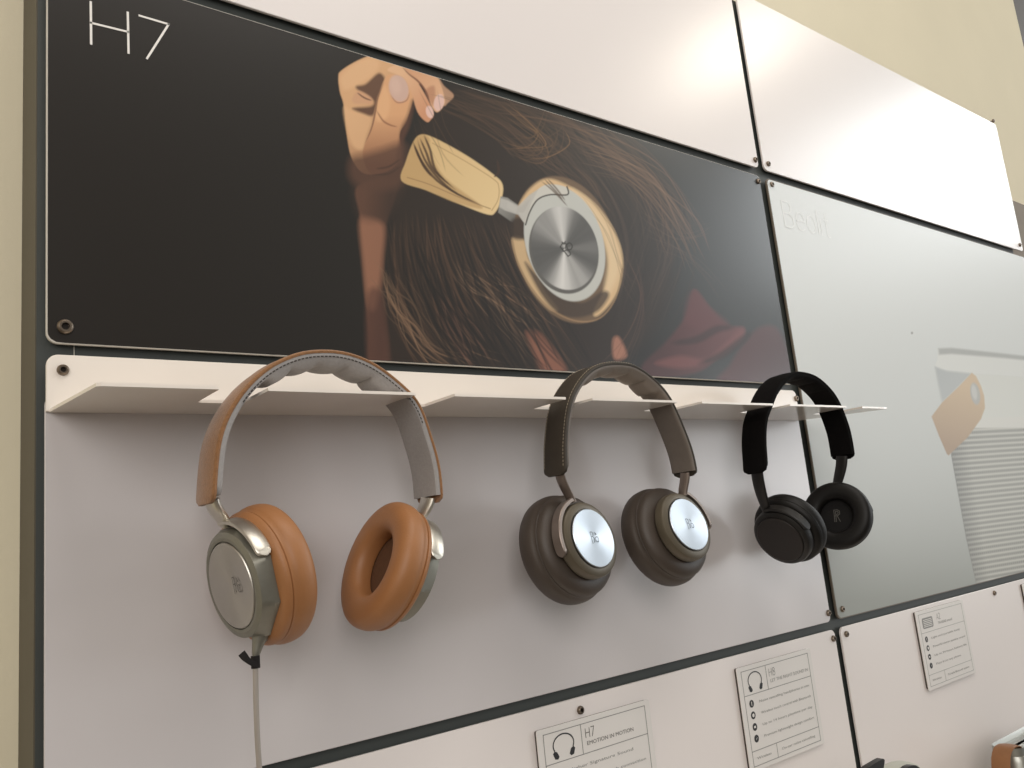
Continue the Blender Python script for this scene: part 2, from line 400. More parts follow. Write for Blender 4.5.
# fingers
cv.poly(z7_([(790, 238), (835, 300), (905, 368), (860, 425), (832, 440), (800, 330)]), (186, 146, 116), 1.6, .9)
cv.poly(z7_([(515, 148), (640, 185), (765, 218), (808, 285), (834, 370), (838, 430), (786, 492), (742, 445), (705, 340), (640, 255)]), (208, 156, 118), 1.4, 1, True, (405, 75, 440, 100, (222, 176, 138)))
cv.poly(z7_([(700, 330), (760, 300), (770, 380), (752, 440), (725, 400)]), (176, 122, 92), 3, .7)
cv.poly(z7_([(420, 185), (505, 140), (570, 200), (640, 272), (715, 400), (758, 500), (738, 545), (705, 562), (640, 490), (592, 340), (540, 240)]), (224, 180, 140), 1.3, 1, True, (395, 80, 425, 112, (206, 148, 112)))
cv.stroke(z7_([(518, 150), (580, 215), (650, 270), (705, 345), (735, 430)]), .9, (126, 78, 58), .85, 1)
cv.ell(*z7_([(797, 420)])[0], 5.0, 8.4, 12, (226, 190, 178), 1.0)
cv.ell(*z7_([(729, 490)])[0], 3.7, 6.3, -14, (228, 192, 180), 1.0)
cv.poly(z7_([(560, 760), (500, 720), (380, 760), (250, 800), (150, 830), (150, 980), (300, 1060), (520, 1020)]), (88, 60, 46), 10, .85)
cv.stroke(z7_([(330, 905), (430, 890), (520, 830)]), 1.0, (52, 34, 26), .6, 1.6)
cv.stroke(z7_([(300, 950), (430, 940), (525, 880)]), .9, (52, 34, 26), .5, 1.6)
# headband of the printed headphones
cv.poly(z1_([(262, 450), (275, 390), (300, 325), (325, 303), (370, 315), (470, 370), (555, 430), (584, 462), (582, 505), (562, 550), (535, 558), (440, 522), (340, 480)]), (214, 182, 130), 1.4, 1, True, (410, 150, 490, 210, (228, 200, 150)))
cv.poly(z1_([(262, 450), (275, 390), (300, 325), (325, 303), (350, 315), (355, 360), (400, 440), (520, 535), (440, 522), (340, 480)]), (184, 148, 98), 2.5, .7)
cv.stroke(z1_([(280, 440), (350, 462), (450, 505), (545, 540)]), .5, (150, 118, 78), .8, .8, False)
cv.stroke(z1_([(360, 330), (460, 385), (555, 445), (572, 470), (570, 510), (550, 545)]), .45, (176, 142, 98), .8, .8, False)
for P in ([(296, 320), (320, 380), (375, 450), (460, 505)], [(310, 318), (345, 400), (420, 480), (520, 530)], [(330, 300), (352, 350), (372, 420), (440, 485)],
          [(300, 330), (330, 400), (360, 440)], [(555, 440), (572, 420), (566, 380)], [(318, 310), (340, 360), (360, 410), (410, 462)]):
    cv.stroke(z1_(P), 1.3, (62, 40, 27), .85, 1)
# slider
cv.poly(z1_([(578, 500), (600, 505), (660, 545), (650, 600), (610, 580), (570, 552)]), (150, 148, 142), 1.2, 1, False, (500, 205, 515, 225, (92, 90, 86)))
cv.poly(z1_([(600, 515), (655, 550), (648, 570), (598, 535)]), (206, 204, 198), 1.5, .8, False)
# ear cup: cushion, dark waist, ring, disc
cv.ell(566.8, 249.8, 50.5, 75.5, -17, (112, 90, 68), 1.5)
cv.poly(z5_([(60, 190), (110, 110), (190, 62), (290, 95), (400, 170), (490, 290), (532, 420), (520, 540), (480, 620), (420, 680), (400, 660), (455, 540), (462, 400), (400, 250), (300, 150), (200, 110), (120, 150)]), (216, 184, 140), 3)
cv.poly(z5_([(300, 110), (400, 180), (480, 290), (518, 400), (510, 500), (470, 580), (452, 560), (466, 440), (440, 320), (380, 220)]), (228, 202, 162), 7, .9)
cv.poly(z5_([(32, 330), (85, 335), (105, 420), (150, 500), (180, 570), (240, 650), (200, 650), (120, 560), (55, 430)]), (206, 176, 134), 3, .95)
cv.poly(z5_([(90, 440), (150, 500), (250, 590), (350, 620), (440, 570), (470, 590), (420, 660), (330, 690), (240, 670), (160, 580)]), (66, 52, 42), 4, .9)
cv.poly(z5_([(30, 250), (90, 240), (95, 300), (85, 335), (30, 325)]), (52, 38, 29), 4, .9)
cv.stroke(z5_([(34, 340), (60, 450), (130, 570), (220, 660), (330, 706), (430, 690), (500, 600), (530, 470)]), .9, (160, 130, 96), .7, 1, False)
cv.ell(564.6, 243.6, 38.5, 59.2, -17, (196, 197, 191), 1.3)
cv.poly(z5_([(88, 210), (130, 130), (190, 88), (275, 100), (284, 134), (205, 132), (150, 152), (112, 210), (92, 262), (62, 215)]), (206, 203, 194), 1.2)
cv.poly(z5_([(-20, 150), (15, 160), (60, 185), (110, 135), (150, 110), (118, 175), (88, 262), (60, 225), (0, 205), (-25, 190)]), (190, 187, 180), 1.5, .9, False)
cv.stroke(z5_([(93, 270), (112, 212), (148, 156), (205, 134), (282, 134), (280, 98)]), .75, (66, 62, 56), .95, .8, False)
cv.ell(563.8, 250.6, 34.2, 43.8, -15, (96, 94, 90), 1.2)
def conic(th, q_):
    d = lambda a, b: np.abs((th-a+math.pi) % (2*math.pi)-math.pi)/b
    v = .10+.50*np.exp(-d(-1.40, .38)**2)+.20*np.exp(-d(-2.2, .4)**2)+.58*np.exp(-d(1.95, .42)**2)+.26*np.exp(-d(1.2, .30)**2)+.07*np.exp(-d(.2, .2)**2)
    v = v*(1+.04*np.sin(th*23)*np.sin(th*7+1)); return np.stack([v, v*.985, v*.95], -1)
cv.ell(564.4, 248.2, 32.8, 42.2, -15, conic, 1.2)
for P in ([(250, 370), (285, 412)], [(250, 370), (262, 352), (278, 358)], [(262, 390), (284, 385), (296, 402), (285, 412)], [(278, 360), (292, 352), (304, 366), (296, 382), (282, 378), (278, 360)], [(258, 348), (266, 358), (272, 346)]):
    cv.stroke(z5_(P), .6, (48, 45, 42), .9, .8, False)
for P in ([(160, 70), (210, 110), (250, 150), (285, 190)], [(190, 60), (235, 110), (275, 165)], [(175, 60), (230, 120), (262, 160)], [(330, 10), (400, 80), (440, 160), (480, 215)], [(300, 0), (370, 60), (430, 150)]):
    cv.stroke(z5_(P), .9, (84, 64, 48), .7, .9)
# neck, cheek and red scarf
cv.poly(z2_([(150, 612), (190, 620), (235, 670), (275, 735), (230, 745), (195, 735), (165, 665)]), (132, 86, 68), 7)
cv.poly(z2_([(425, 640), (445, 632), (470, 690), (430, 700)]), (160, 112, 92), 4)
cv.poly(z2_([(520, 720), (600, 640), (660, 560), (685, 478), (735, 535), (790, 592), (845, 600), (835, 640), (770, 690), (690, 745), (540, 760)]), (66, 34, 35), 4, 1, True, (660, 345, 730, 320, (100, 54, 55)))
cv.poly(z2_([(845, 650), (900, 598), (960, 615), (985, 760), (770, 775), (800, 720)]), (82, 46, 47), 6, 1, True, (740, 330, 790, 380, (62, 36, 37)))
cv.poly(z2_([(680, 485), (730, 535), (795, 592), (730, 610), (680, 600), (655, 570)]), (92, 48, 50), 7, .8)
cv.poly(z2_([(560, 715), (640, 690), (720, 700), (770, 665), (835, 605), (840, 640), (760, 700), (660, 730)]), (116, 66, 64), 5, .75)
cv.stroke(z2_([(600, 650), (690, 640), (760, 605), (820, 600)]), 4, (44, 16, 18), .8, 4)
cv.stroke(z2_([(690, 720), (770, 690), (840, 640), (870, 610)]), 4, (40, 18, 20), .8, 4)
# loose strands
guides = [([(507, 99), (532, 121), (548, 140), (536, 149), (507, 140)], 9, (134, 100, 66), .5),
 ([(557, 113), (556, 132), (540, 147), (520, 144)], 6, (140, 104, 68), .5),
 ([(560, 132), (600, 150), (640, 172), (672, 210), (690, 240)], 16, (132, 100, 76), .40),
 ([(583, 149), (620, 159), (655, 187), (682, 224), (700, 262)], 14, (130, 100, 76), .40),
 ([(590, 160), (630, 178), (655, 215), (668, 260)], 12, (112, 84, 64), .4),
 ([(580, 190), (605, 225), (625, 270), (640, 300)], 8, (108, 82, 64), .3),
 (z6_([(165, 370), (195, 430), (250, 530), (320, 640), (395, 725)]), 13, (142, 112, 86), .5),
 (z6_([(160, 440), (190, 520), (260, 610)]), 5, (120, 90, 68), .45),
 (z6_([(200, 400), (240, 500), (300, 600), (380, 690), (480, 730)]), 12, (134, 104, 80), .45),
 (z6_([(380, 470), (430, 580), (480, 660), (520, 720)]), 14, (128, 92, 76), .45),
 (z6_([(440, 350), (520, 440), (590, 510), (674, 600), (740, 690)]), 10, (156, 126, 100), .55),
 (z6_([(500, 360), (580, 430), (674, 500), (730, 560)]), 12, (146, 114, 88), .5),
 (z6_([(370, 610), (450, 690), (580, 730)]), 7, (120, 94, 74), .4),
 (z6_([(300, 250), (292, 350), (310, 470), (340, 560)]), 6, (84, 66, 52), .4),
 ([(628, 260), (636, 300), (625, 340), (608, 372)], 10, (98, 70, 58), .35),
 ([(440, 100), (480, 110), (530, 150), (575, 175)], 9, (88, 64, 48), .4),
 ([(470, 95), (540, 105), (600, 130), (645, 165)], 10, (100, 74, 54), .4),
 ([(425, 110), (440, 145), (455, 170)], 6, (92, 66, 48), .4),
 ([(640, 215), (680, 232), (712, 230)], 5, (110, 88, 72), .22),
 ([(650, 240), (690, 262), (722, 292)], 6, (104, 84, 70), .22)]
for g, n_, c_, al in guides:
    for k in range(n_):
        off = rng.normal(0, 8, 2); jit = [tuple(np.array(q_)+off+rng.normal(0, 3.2, 2)) for q_ in g]
        cc = tuple(np.clip(np.array(c_)*rng.uniform(.55, 1.1), 0, 255))
        cx = np.mean(jit, 0)
        if ((cx[0]-566)/48)**2+((cx[1]-250)/70)**2 < .8: continue
        cv.stroke(jit, rng.uniform(.25, .7), cc, al*rng.uniform(.6, 1.3), .9)
for k in range(40):   # dark gaps between locks
    x0_, y0_ = rng.uniform(400, 500), rng.uniform(215, 260)
    cv.stroke([(x0_, y0_), (x0_+18+rng.normal(0, 6), y0_+50), (x0_+50+rng.normal(0, 8), y0_+110), (x0_+80, y0_+150)], rng.uniform(.6, 1.6), (20, 14, 11), .55, 1.2)

pc = thing('photo_poster', 'wide dark photo poster of hair, hand and headphones, above the shelf', 'poster', ((XL+XV0)/2, 1.003, zC0))
obj('poster_panel', MB().prism(rrect(XL, XV0, zC0, zC1, .012), 1.0, YP, .0008), M['edge'], pc, 30)
gxs = np.concatenate([np.linspace(XL+.0014, .492, 40, endpoint=False), np.linspace(.492, XV0-.0014, 960)])
print_sheet('printed_photo', pc, XL+.0014, XV0-.0014, zC0+.0014, zC1-.0014, 0, 460, cv, M['print'], xs=gxs)
for p_ in ((65, 327, 1.4), (758, 181.5)): screw(pc, *p_)
def strokes_px(name, lines, w, m, parent, y=.9990):
    b = MB()
    for l in lines:
        P = [np.array(xz(*q_)) for q_ in l]
        for a, c in zip(P[:-1], P[1:]):
            d = (c-a)/np.linalg.norm(c-a); n = np.array([-d[1], d[0]])*w/2; a2, c2 = a-d*w/2, c+d*w/2
            b.prism([tuple(a2+n), tuple(c2+n), tuple(c2-n), tuple(a2-n)], y, .9996)
    return obj(name, b, m, parent, 0)
strokes_px('lettering', [[(90.6, 2.5), (91, 44)], [(127.6, 13), (128.4, 53)], [(91, 23.2), (127.8, 32.2)], [(139.5, 16), (168.5, 24.6), (147, 58.5)]], .0026, M['ink_white'], pc)

# pale poster with the printed speaker
cv2 = Canvas(755, 1110, 165, 640, 2.4, (190, 194, 192))
H_, W_ = cv2.im.shape[:2]
t_ = (np.clip((cv2.Y-230)/370, 0, 1)**1.5)[..., None]
cv2.im = np.array(lin((222, 226, 225)))*(1-t_)+np.array(lin((150, 153, 147)))*t_
def z3_(l): return [(864+a/6.4, 300+b/6.4) for a, b in l]
def z4_(l): return [(880+a/3.493, 400+b/3.493) for a, b in l]
# lid, body, perforated grille, leather strap
cv2.poly(z3_([(472, 310), (1700, 430), (1700, 620), (1024, 492), (700, 470), (480, 440), (455, 420), (470, 380)]), (216, 218, 214), 1.2, 1, False)
cv2.poly(z3_([(475, 310), (560, 306), (1700, 432), (1700, 455), (900, 372), (560, 345), (480, 350)]), (168, 170, 166), 2.5, 1, False)
cv2.poly(z3_([(452, 425), (520, 452), (700, 470), (1024, 492), (1700, 600), (1700, 860), (750, 755), (560, 700), (495, 650)]), (196, 199, 196), 1.2, 1, False, (936, 375, 962, 380, (212, 214, 208)))
cv2.poly(z3_([(455, 428), (530, 455), (690, 470), (560, 600), (500, 655), (480, 560)]), (170, 175, 176), 3, .8, False)
body = z4_([(248, 190), (262, 120), (330, 95), (503, 95), (900, 120), (900, 700), (503, 640), (335, 640), (300, 480)])
cv2.poly(body, (150, 150, 144), 1.2, 1, False, (955, 470, 985, 470, (164, 164, 157)))
w_ = cv2.win(body, 1); d_, ins_, _ = cv2.dist(w_, body, True)
X_, Y_ = cv2.X[w_], cv2.Y[w_]
row = (Y_-428+(X_-960)*(.06+(Y_-440)*.0009))/5.15; ph = (row-np.floor(row))
line_ = np.exp(-((ph-.5)/.20)**2)
holes = (.5+.5*np.cos((X_-950-(Y_-440)*.15)/2.05*2*math.pi+np.floor(row)*math.pi))*np.exp(-((ph)/.22)**2)+(.5+.5*np.cos((X_-950-(Y_-440)*.15)/2.05*2*math.pi+np.floor(row+1)*math.pi))*np.exp(-((ph-1)/.22)**2)
cv2.mix(w_, np.clip(d_/1.0, 0, 1)*ins_*line_*.75, (208, 208, 200))
cv2.mix(w_, np.clip(d_/1.0, 0, 1)*ins_*holes*.55, (92, 92, 86))
edge_ = np.clip(1-(X_-(952+(Y_-455)*.155))/18, 0, 1)
cv2.mix(w_, ins_*edge_*.5, (92, 92, 86))
cv2.poly(z4_([(335, 70), (360, 62), (503, 58), (900, 80), (900, 105), (503, 97), (330, 98)]), (214, 214, 208), 1.5, .95, False)
strap_ = [(931.5, 416.5), (942, 402.5), (957.8, 387.5), (971.8, 372.8), (976, 376), (981, 386), (984.2, 396), (985, 408), (981, 419), (968, 437), (948.7, 455.5), (946.8, 454), (939, 436)]
cv2.poly(strap_, (204, 180, 146), 1.0, 1, False, (965, 385, 945, 445, (166, 140, 112)))
cv2.ell(*z3_([(712, 600)])[0], 4.6, 11.0, -10, (176, 176, 172), 1.2)
cv2.ell(*z3_([(706, 590)])[0], 2.6, 7.5, -10, (196, 196, 192), 1.2)
cv2.ell(912, 333, 1.0, 1.2, 0, (140, 140, 136), 1.0)
pd = thing('photo_poster', 'pale grey photo poster of a speaker with tan leather strap, right of the headphones', 'poster', ((XV1+XR)/2, 1.003, zE0))
obj('poster_panel', MB().prism(rrect(XV1-.001, XR, zE0, zC1, .012), 1.0, YP, .0004), M['edge_dark'], pd, 30)
print_sheet('printed_photo', pd, XV1+.0012, XR-.0022, zE0+.0022, zC1-.0022, 0, 460, cv2, M['print_r'], xs=np.concatenate([np.linspace(XV1+.0012, 2.16, 220, endpoint=False), np.linspace(2.16, 2.75, 620, endpoint=False), np.linspace(2.75, XR-.0022, 20)]))
for p_ in ((771.5, 184.6), (842, 609)): screw(pd, *p_)
# faint thin title
def letters(txt, x, z, h, parent, w, m, y=.9992, yb=.9996, sx=1.0, name='lettering'):
    b = MB(); glyph = {
     'B': [[(0, 0), (0, 1)], [(0, 1), (.35, 1), (.5, .88), (.5, .66), (.35, .54), (0, .54)], [(.35, .54), (.56, .42), (.58, .14), (.4, 0), (0, 0)]],
     'e': [[(0, .36), (.5, .36), (.48, .56), (.3, .7), (.12, .66), (0, .48), (0, .2), (.12, .03), (.3, 0), (.48, .08)]],
     'o': [[(.26, 0), (.08, .08), (0, .24), (0, .46), (.08, .62), (.26, .7), (.44, .62), (.52, .46), (.52, .24), (.44, .08), (.26, 0)]],
     'l': [[(0, 0), (0, 1)]], 'H': [[(0, 0), (0, 1)], [(.62, 0), (.62, 1)], [(0, .52), (.62, .52)]], '7': [[(0, 1), (.5, 1), (.14, 0)]],
     '8': [[(.27, .54), (.08, .62), (.03, .8), (.12, .95), (.27, 1), (.42, .95), (.51, .8), (.46, .62), (.27, .54), (.06, .44), (0, .24), (.08, .06), (.27, 0), (.46, .06), (.54, .24), (.48, .44), (.27, .54)]],
     'A': [[(0, 0), (.34, 1), (.68, 0)], [(.12, .34), (.56, .34)]], '2': [[(0, .8), (.08, .95), (.25, 1), (.42, .94), (.5, .76), (.42, .54), (0, 0), (.54, 0)]],
     '6': [[(.46, .94), (.3, 1), (.12, .88), (.02, .6), (0, .3), (.1, .06), (.28, 0), (.46, .06), (.54, .28), (.46, .5), (.28, .56), (.1, .5), (0, .3)]], 'i': [[(0, 0), (0, .68)], [(0, .88), (0, .94)]], 't': [[(.1, .95), (.1, .1), (.2, 0), (.3, .02)], [(-.05, .68), (.28, .68)]]}
    adv = {'H': .86, '7': .7, '8': .75, 'A': .84, '2': .75, '6': .75, 'B': .78, 'e': .7, 'o': .72, 'l': .2, 'i': .26, 't': .4}
    for ch in txt:
        for li, l in enumerate(glyph[ch]):
            add_ribbon(b, [(x+u*h*sx, z+v*h) for u, v in l], w, lambda q_: (q_[0], y-li*.00004, q_[1]))
        x += adv[ch]*h*sx
    return obj(name, b, m, parent, 0)
bx, bz = xz(785.2, 226.5)
letters('Beolit', bx, bz, xz(783, 201)[1]-bz, pd, .003, M['ink_pale'])

# ------------------------------------------------------------------ shelf
zs = .1795; yf = .853; th = .0035
sh = thing('display_shelf', 'white slotted steel shelf holding the three headphones', 'shelf', (.85, .93, zs))
fl = rrect(XL-.0005, 1.5545, zs+.0006, .2432, .012, corners=(0, 0, 1, 1))
obj('back_plate', MB().prism(fl, .9955, .9999, .0007), M['shelf'], sh, 30)
slots = [(.2935, .346), (.531, .588), (.774, .825), (1.0065, 1.066), (1.257, 1.308), (1.493, 1.551)]
ysl = .928
out = [(.160, .9990), (.177, yf+.003), (.181, yf)]
for a, b in slots: out += [(a, yf), (a, ysl-.004), (a+.004, ysl), (b-.004, ysl), (b, ysl-.004), (b, yf)]
out += [(1.645, yf), (1.648, yf+.003), (1.5545, .9990)]
# tray: build as strips so the notches stay clean
mb = MB(); n = len(out)
top = [(p[0], p[1], zs+th) for p in out]; bot = [(p[0], p[1], zs) for p in out]
mb.add(bot+top, [(i, (i+1) % n, n+(i+1) % n, n+i) for i in range(n)]+[tuple(range(n)), tuple(range(n, 2*n))[::-1]])
obj('tray', mb, M['shelf'], sh, 0)
for p_ in ((62, 371), (794, 399)):
    screw(sh, *p_, 1.0, .9955)

# ------------------------------------------------------------------ headphones
def cup_frame(c, n):
    n = np.array(n, float); n /= np.linalg.norm(n)
    b = np.array([0, 0, 1.])-n*n[2]; b /= np.linalg.norm(b); a = np.cross(b, n)
    return np.array(c, float), a, b, n        # a: right of the outer face, b: up, n: outwards
def loc(fr, a, b, t): return fr[0]+fr[1]*a+fr[2]*b+fr[3]*t
def band_path(P, k=1.0093):
    P = spline([(x*k, z*k) for x, z in P], 10); P = np.array(P)
    d = np.r_[0, np.cumsum(np.linalg.norm(np.diff(P, axis=0), axis=1))]; u = np.linspace(0, d[-1], 121)
    P = np.stack([np.interp(u, d, P[:, 0]), np.interp(u, d, P[:, 1])], 1)
    for _ in range(4): P[1:-1] = .25*P[:-2]+.5*P[1:-1]+.25*P[2:]
    T = np.gradient(P, axis=0); T /= np.linalg.norm(T, axis=1)[:, None]
    N = np.stack([T[:, 1], -T[:, 0]], 1)      # inwards (path runs left to right over the top)
    return P, N, u
def headband(name, root, P, N, u, y0, y1, tc, mcov, mpad, tp=.0075, lobes=5, bulge=.008, stitch=None, stitch_on='pad', rr=.010, padname='padding'):
    yc, hw = (y0+y1)/2, (y1-y0)/2; Ltot = u[-1]
    def hwid(s_, base, r):
        e = min(s_, Ltot-s_); return base if e >= r else base-r+math.sqrt(max(0, r*r-(r-e)**2))
    R_ = []
    for i in range(len(P)):
        h = hwid(u[i], hw, rr); ring = []
        prof = [(-h, tc*.5), (-h+.0008, .0009), (-h+.003, 0), (0, -.0012), (h-.003, 0), (h-.0008, .0009), (h, tc*.5), (h-.0006, tc), (-h+.0006, tc)]
        for dy, dn in prof: q_ = P[i]+N[i]*dn; ring.append((q_[0], yc+dy, q_[1]))
        R_.append(ring)
    cov = obj(name, MB().rings(R_), mcov, root, 40)
    R_ = []; i0, i1 = 2, len(P)-3
    for i in range(i0, i1+1):
        s_ = (u[i]-u[i0])/(u[i1]-u[i0]); h = hwid(u[i]-u[i0]+.002, hw-.0012, rr)
        tl = 0
        if .30 < s_ < .70:
            tl = bulge*(.25+.75*abs(math.sin((s_-.30)/.40*math.pi*lobes))**.45)*min(1, (s_-.30)/.02, (.70-s_)/.02)
        ring = []; tt = tp
        prof = [(-h, tc), (-h-.0003, tc+tt*.5), (-h+.001, tc+tt*.9), (-h*.8, tc+tt+tl*.75), (-h*.4, tc+tt+tl), (0, tc+tt+tl), (h*.4, tc+tt+tl), (h*.8, tc+tt+tl*.75), (h-.001, tc+tt*.9), (h+.0003, tc+tt*.5), (h, tc)]
        for dy, dn in prof: q_ = P[i]+N[i]*dn; ring.append((q_[0], yc+dy, q_[1]))
        R_.append(ring)
    obj(padname, MB().rings(R_), mpad, cov, 50)
    if stitch:
        step = .0052; bs = [MB(), MB()]; s_ = .012
        while s_ < Ltot-.012:
            def pt(s): return np.array([np.interp(s, u, P[:, 0]), np.interp(s, u, P[:, 1])]), np.array([np.interp(s, u, N[:, 0]), np.interp(s, u, N[:, 1])])
            (a, na), (c, nc) = pt(s_), pt(s_+step*.6)
            if stitch_on == 'pad':
                fr_ = s_/Ltot
                if .22 < fr_ < .80:
                    dn = tc+tp*.62; yy = yc-hw+.0006
                    A, B = a+na*dn, c+nc*dn; bs[0].tube([(A[0], yy, A[1]), (B[0], yy, B[1])], .0007, 6)
            else:
                for b, yy in zip(bs, (yc-hw+.0042, yc+hw-.0042)):
                    A, B = a-na*.0006, c-nc*.0006; b.tube([(A[0], yy, A[1]), (B[0], yy, B[1])], .00055, 6)
            s_ += step
        for b in bs:
            if b.v: obj('stitching', b, stitch, cov, 40)
    return cov
def ring_arm(fr, r, t0, t1, a0, a1, thick, seg=40, round_end=True):
    """strip lying round the housing from angle a0 to a1 (degrees, 0 = right, 90 = up, seen from outside)"""
    b = MB(); R_ = []
    for k in range(seg+1):
        f_ = k/seg; a = math.radians(a0+(a1-a0)*f_)
        arc = abs(math.radians(a1-a0))*r*(1-f_); w = (t1-t0)/2; tc = (t0+t1)/2
        if round_end and arc < w: w = math.sqrt(max(w*w-(w-arc)**2, 1e-7))
        e = [loc(fr, rr*math.cos(a), rr*math.sin(a), t) for rr, t in
             ((r, tc-w), (r+thick*.8, tc-w), (r+thick, tc-w*.86), (r+thick, tc+w*.86), (r+thick*.8, tc+w), (r, tc+w))]
        R_.append(e)
    return b.rings(R_)
LOGO = [[(-.7, -1.0), (-.7, 1.0)], [(-.7, 1.0), (-.34, 1.0), (-.14, .82), (-.14, .42), (-.34, .18), (-.7, .16)], [(-.34, .18), (-.06, -.06), (-.06, -.56), (-.32, -.8)],
        [(.62, .12), (.34, -.02), (.24, -.34), (.34, -.66), (.62, -.8), (.90, -.66), (1.0, -.34), (.90, -.02), (.62, .12)],
        [(.36, .92), (.60, .62), (.44, .44)], [(.44, .70), (.72, .44)]]
def local_strokes(lines, k, w, t, dx=0, dy=0):
    b = MB()
    for li, l in enumerate(lines):
        add_ribbon(b, [(ax*k+dx, ay*k+dy) for ax, ay in l], w, lambda q_: (q_[0], q_[1], t+.0003+li*.00004))
    return b
def octo(r0, amt):
    def f_(r, t, u):
        w = np.clip((-t-.004)/.010, 0, 1)*np.clip((r-.03)/.02, 0, 1)
        k = ((u+math.radians(22.5)) % math.radians(45))-math.radians(22.5)
        o_ = math.cos(math.radians(22.5))/math.cos(k)
        return r*(1+amt*w*(o_/.965-1))
    return f_
def torus_prof(rm, rin, ta, tb, seam_r, base_r, base_t, seam_t):
    """cushion turned profile from housing side (base) over the outside to the inner hole"""
    pr = [(base_r, base_t)]
    for k in range(7):       # base bulge
        a = math.pi/2*k/6; pr.append((base_r+(seam_r-base_r)*math.sin(a)**.7, base_t+(seam_t+.0006-base_t)*(1-math.cos(a))))
    pr += [(seam_r-.0019, seam_t-.0002), (seam_r-.0002, seam_t-.0014)]
    rc = (rm+rin)/2; ra = (rm-rin)/2; a_s = math.acos(max(.05, (seam_r-rc)/ra)**1.25); tm = (ta+tb)/2; ha = (ta-tb)/2
    for k in range(25):
        a = a_s-(a_s+math.pi*1.12)*k/24
        ce, se = math.cos(a), math.sin(a)
        pr.append((rc+ra*math.copysign(abs(ce)**.8, ce), tm+ha*math.copysign(abs(se)**.8, se)))
    return pr
def bez(a, b, c, d, n=16):
    a, b, c, d = map(np.array, (a, b, c, d))
    return [a*(1-t)**3+3*b*t*(1-t)**2+3*c*t*t*(1-t)+d*t**3 for t in np.linspace(0, 1, n)]

def headphone(root, P, y0, y1, cups, style):
    P, N, u = band_path(P)
    st = style
    headband('headband', root, P, N, u, y0, y1, st['tc'], M[st['cover']], M[st['pad']], st['tp'], 5, st['bulge'], M[st['stitch']] if st['stitch'] else None, st['son'])
    for side, (c, n, arm) in enumerate(cups):
        fr = cup_frame(c, n); k = st['k']
        hs = obj('ear_cup', MB().lathe([(r*k, t*k) for r, t in st['house']], 96, octo(0, st['oct']) if st['oct'] else None), M[st['mhouse']], root, st.get('ang', 28), fr)
        obj('outer_disc', MB().lathe([(r*k, t*k) for r, t in st['disc']], 96), M[st['mdisc']], hs, 30, fr)
        if st['logo']:
            obj('emblem', local_strokes(LOGO, st['lk'], st['lk']*.10, .0002, st.get('lx', 0)*(1 if side == 0 else -1), 0), M[st['mlogo']], hs, 0, fr)
        obj('ear_cushion', MB().lathe([(r*k, t*k) for r, t in st['cush']], 96, cap0=False, cap1=False), M[st['mcush']], hs, 40, fr)
        r_in = st['cush'][-1][0]*k
        obj('inner_fabric', MB().lathe([(.0005, st['cush'][-1][1]*k+.0005), (r_in*.6, st['cush'][-1][1]*k), (r_in+.002, st['cush'][-1][1]*k+.0015)], 48, cap1=False), M[st['mhole']], hs, 40, fr)
        # arm from the band end to the yoke round the housing
        i = 0 if side == 0 else len(P)-1
        dn = st['tc']+st['tp']*.5
        e = P[i]+N[i]*dn; yc = (y0+y1)/2; sgn = 1 if side == 0 else -1
        T = (P[1]-P[0] if side == 0 else P[-2]-P[-1]); T = T/np.linalg.norm(T)
        ra, ta0, ta1, a0, a1, tk = arm
        ra, ta0, ta1 = ra*k, ta0*k, ta1*k
        top = loc(fr, (ra+tk*.5)*math.cos(math.radians(a0)), (ra+tk*.5)*math.sin(math.radians(a0)), (ta0+ta1)/2)
        start = np.array([e[0]+T[0]*.007, yc+st['dy'], e[1]+T[1]*.007])
        top = top-fr[2]*.004; Ls = np.linalg.norm(start-top); dr = (start-top)/Ls
        path = bez(start, start-(np.array([T[0], 0, T[1]])*.6+dr*.4)*Ls*.4, top+(fr[2]*.45+dr*.55)*Ls*.35, top, 20)
        w0, w1 = st['sw']
        rad = [w0*(1-f_)+max(.5*tk+.002, w0*.85)*f_ for f_ in np.linspace(0, 1, 20)**3]
        fla = [w1*(1-f_)+(ta1-ta0)*.52*f_ for f_ in np.linspace(0, 1, 20)**2]
        sl = obj('slider_arm', MB().tube(path, rad, 20, fla, (0, 1, 0) if st['ref'] == 'y' else tuple(fr[3])), M[st['mslide']], root, 50)
        obj('yoke', ring_arm(fr, ra, ta0, ta1, a0, a1, tk), M[st['myoke']], sl, 35)
        yield hs, fr

# ---- tan pair
K1 = .90/.885
cush1 = torus_prof(.0757, .037, -.0280, -.0615, .0720, .054, -.0195, -.0288)
st1 = dict(k=K1, tc=.0045, tp=.0065, bulge=.010, cover='suede', pad='lining', stitch='stitch_dark', son='pad', oct=.95, ang=24,
  house=[(.046, -.0030), (.0465, -.0008), (.050, -.0006), (.0555, -.0030), (.0600, -.0140), (.0605, -.0195), (.0585, -.0215), (.03, -.0215)],
  disc=[(.0001, -.0004), (.030, -.0002), (.0425, .0002), (.0445, .0000), (.0452, -.0010), (.0452, -.0040)],
  cush=cush1+[(.037, -.0380)], mhouse='alu', mdisc='disc', mcush='leather', mhole='hole', logo=True, lk=.0088, mlogo='ink', lx=.014, sw=(.0062, .0150), dy=-.003, ref='y', mslide='alu_bright', myoke='alu_bright')
P1 = [(.2845, .064), (.2876, .098), (.2930, .130), (.3050, .159), (.3255, .1875), (.352, .2105), (.3817, .2252), (.4083, .2313), (.4425, .2316), (.4775, .222), (.513, .200), (.5415, .1717), (.5567, .1262), (.5640, .0900), (.5645, .050)]
h1 = thing('headphones', 'tan leather headphones with silver cups, leftmost of the three on the shelf', 'headphones', (.43, .90, -.1), 'headphones hanging from the slotted shelf')
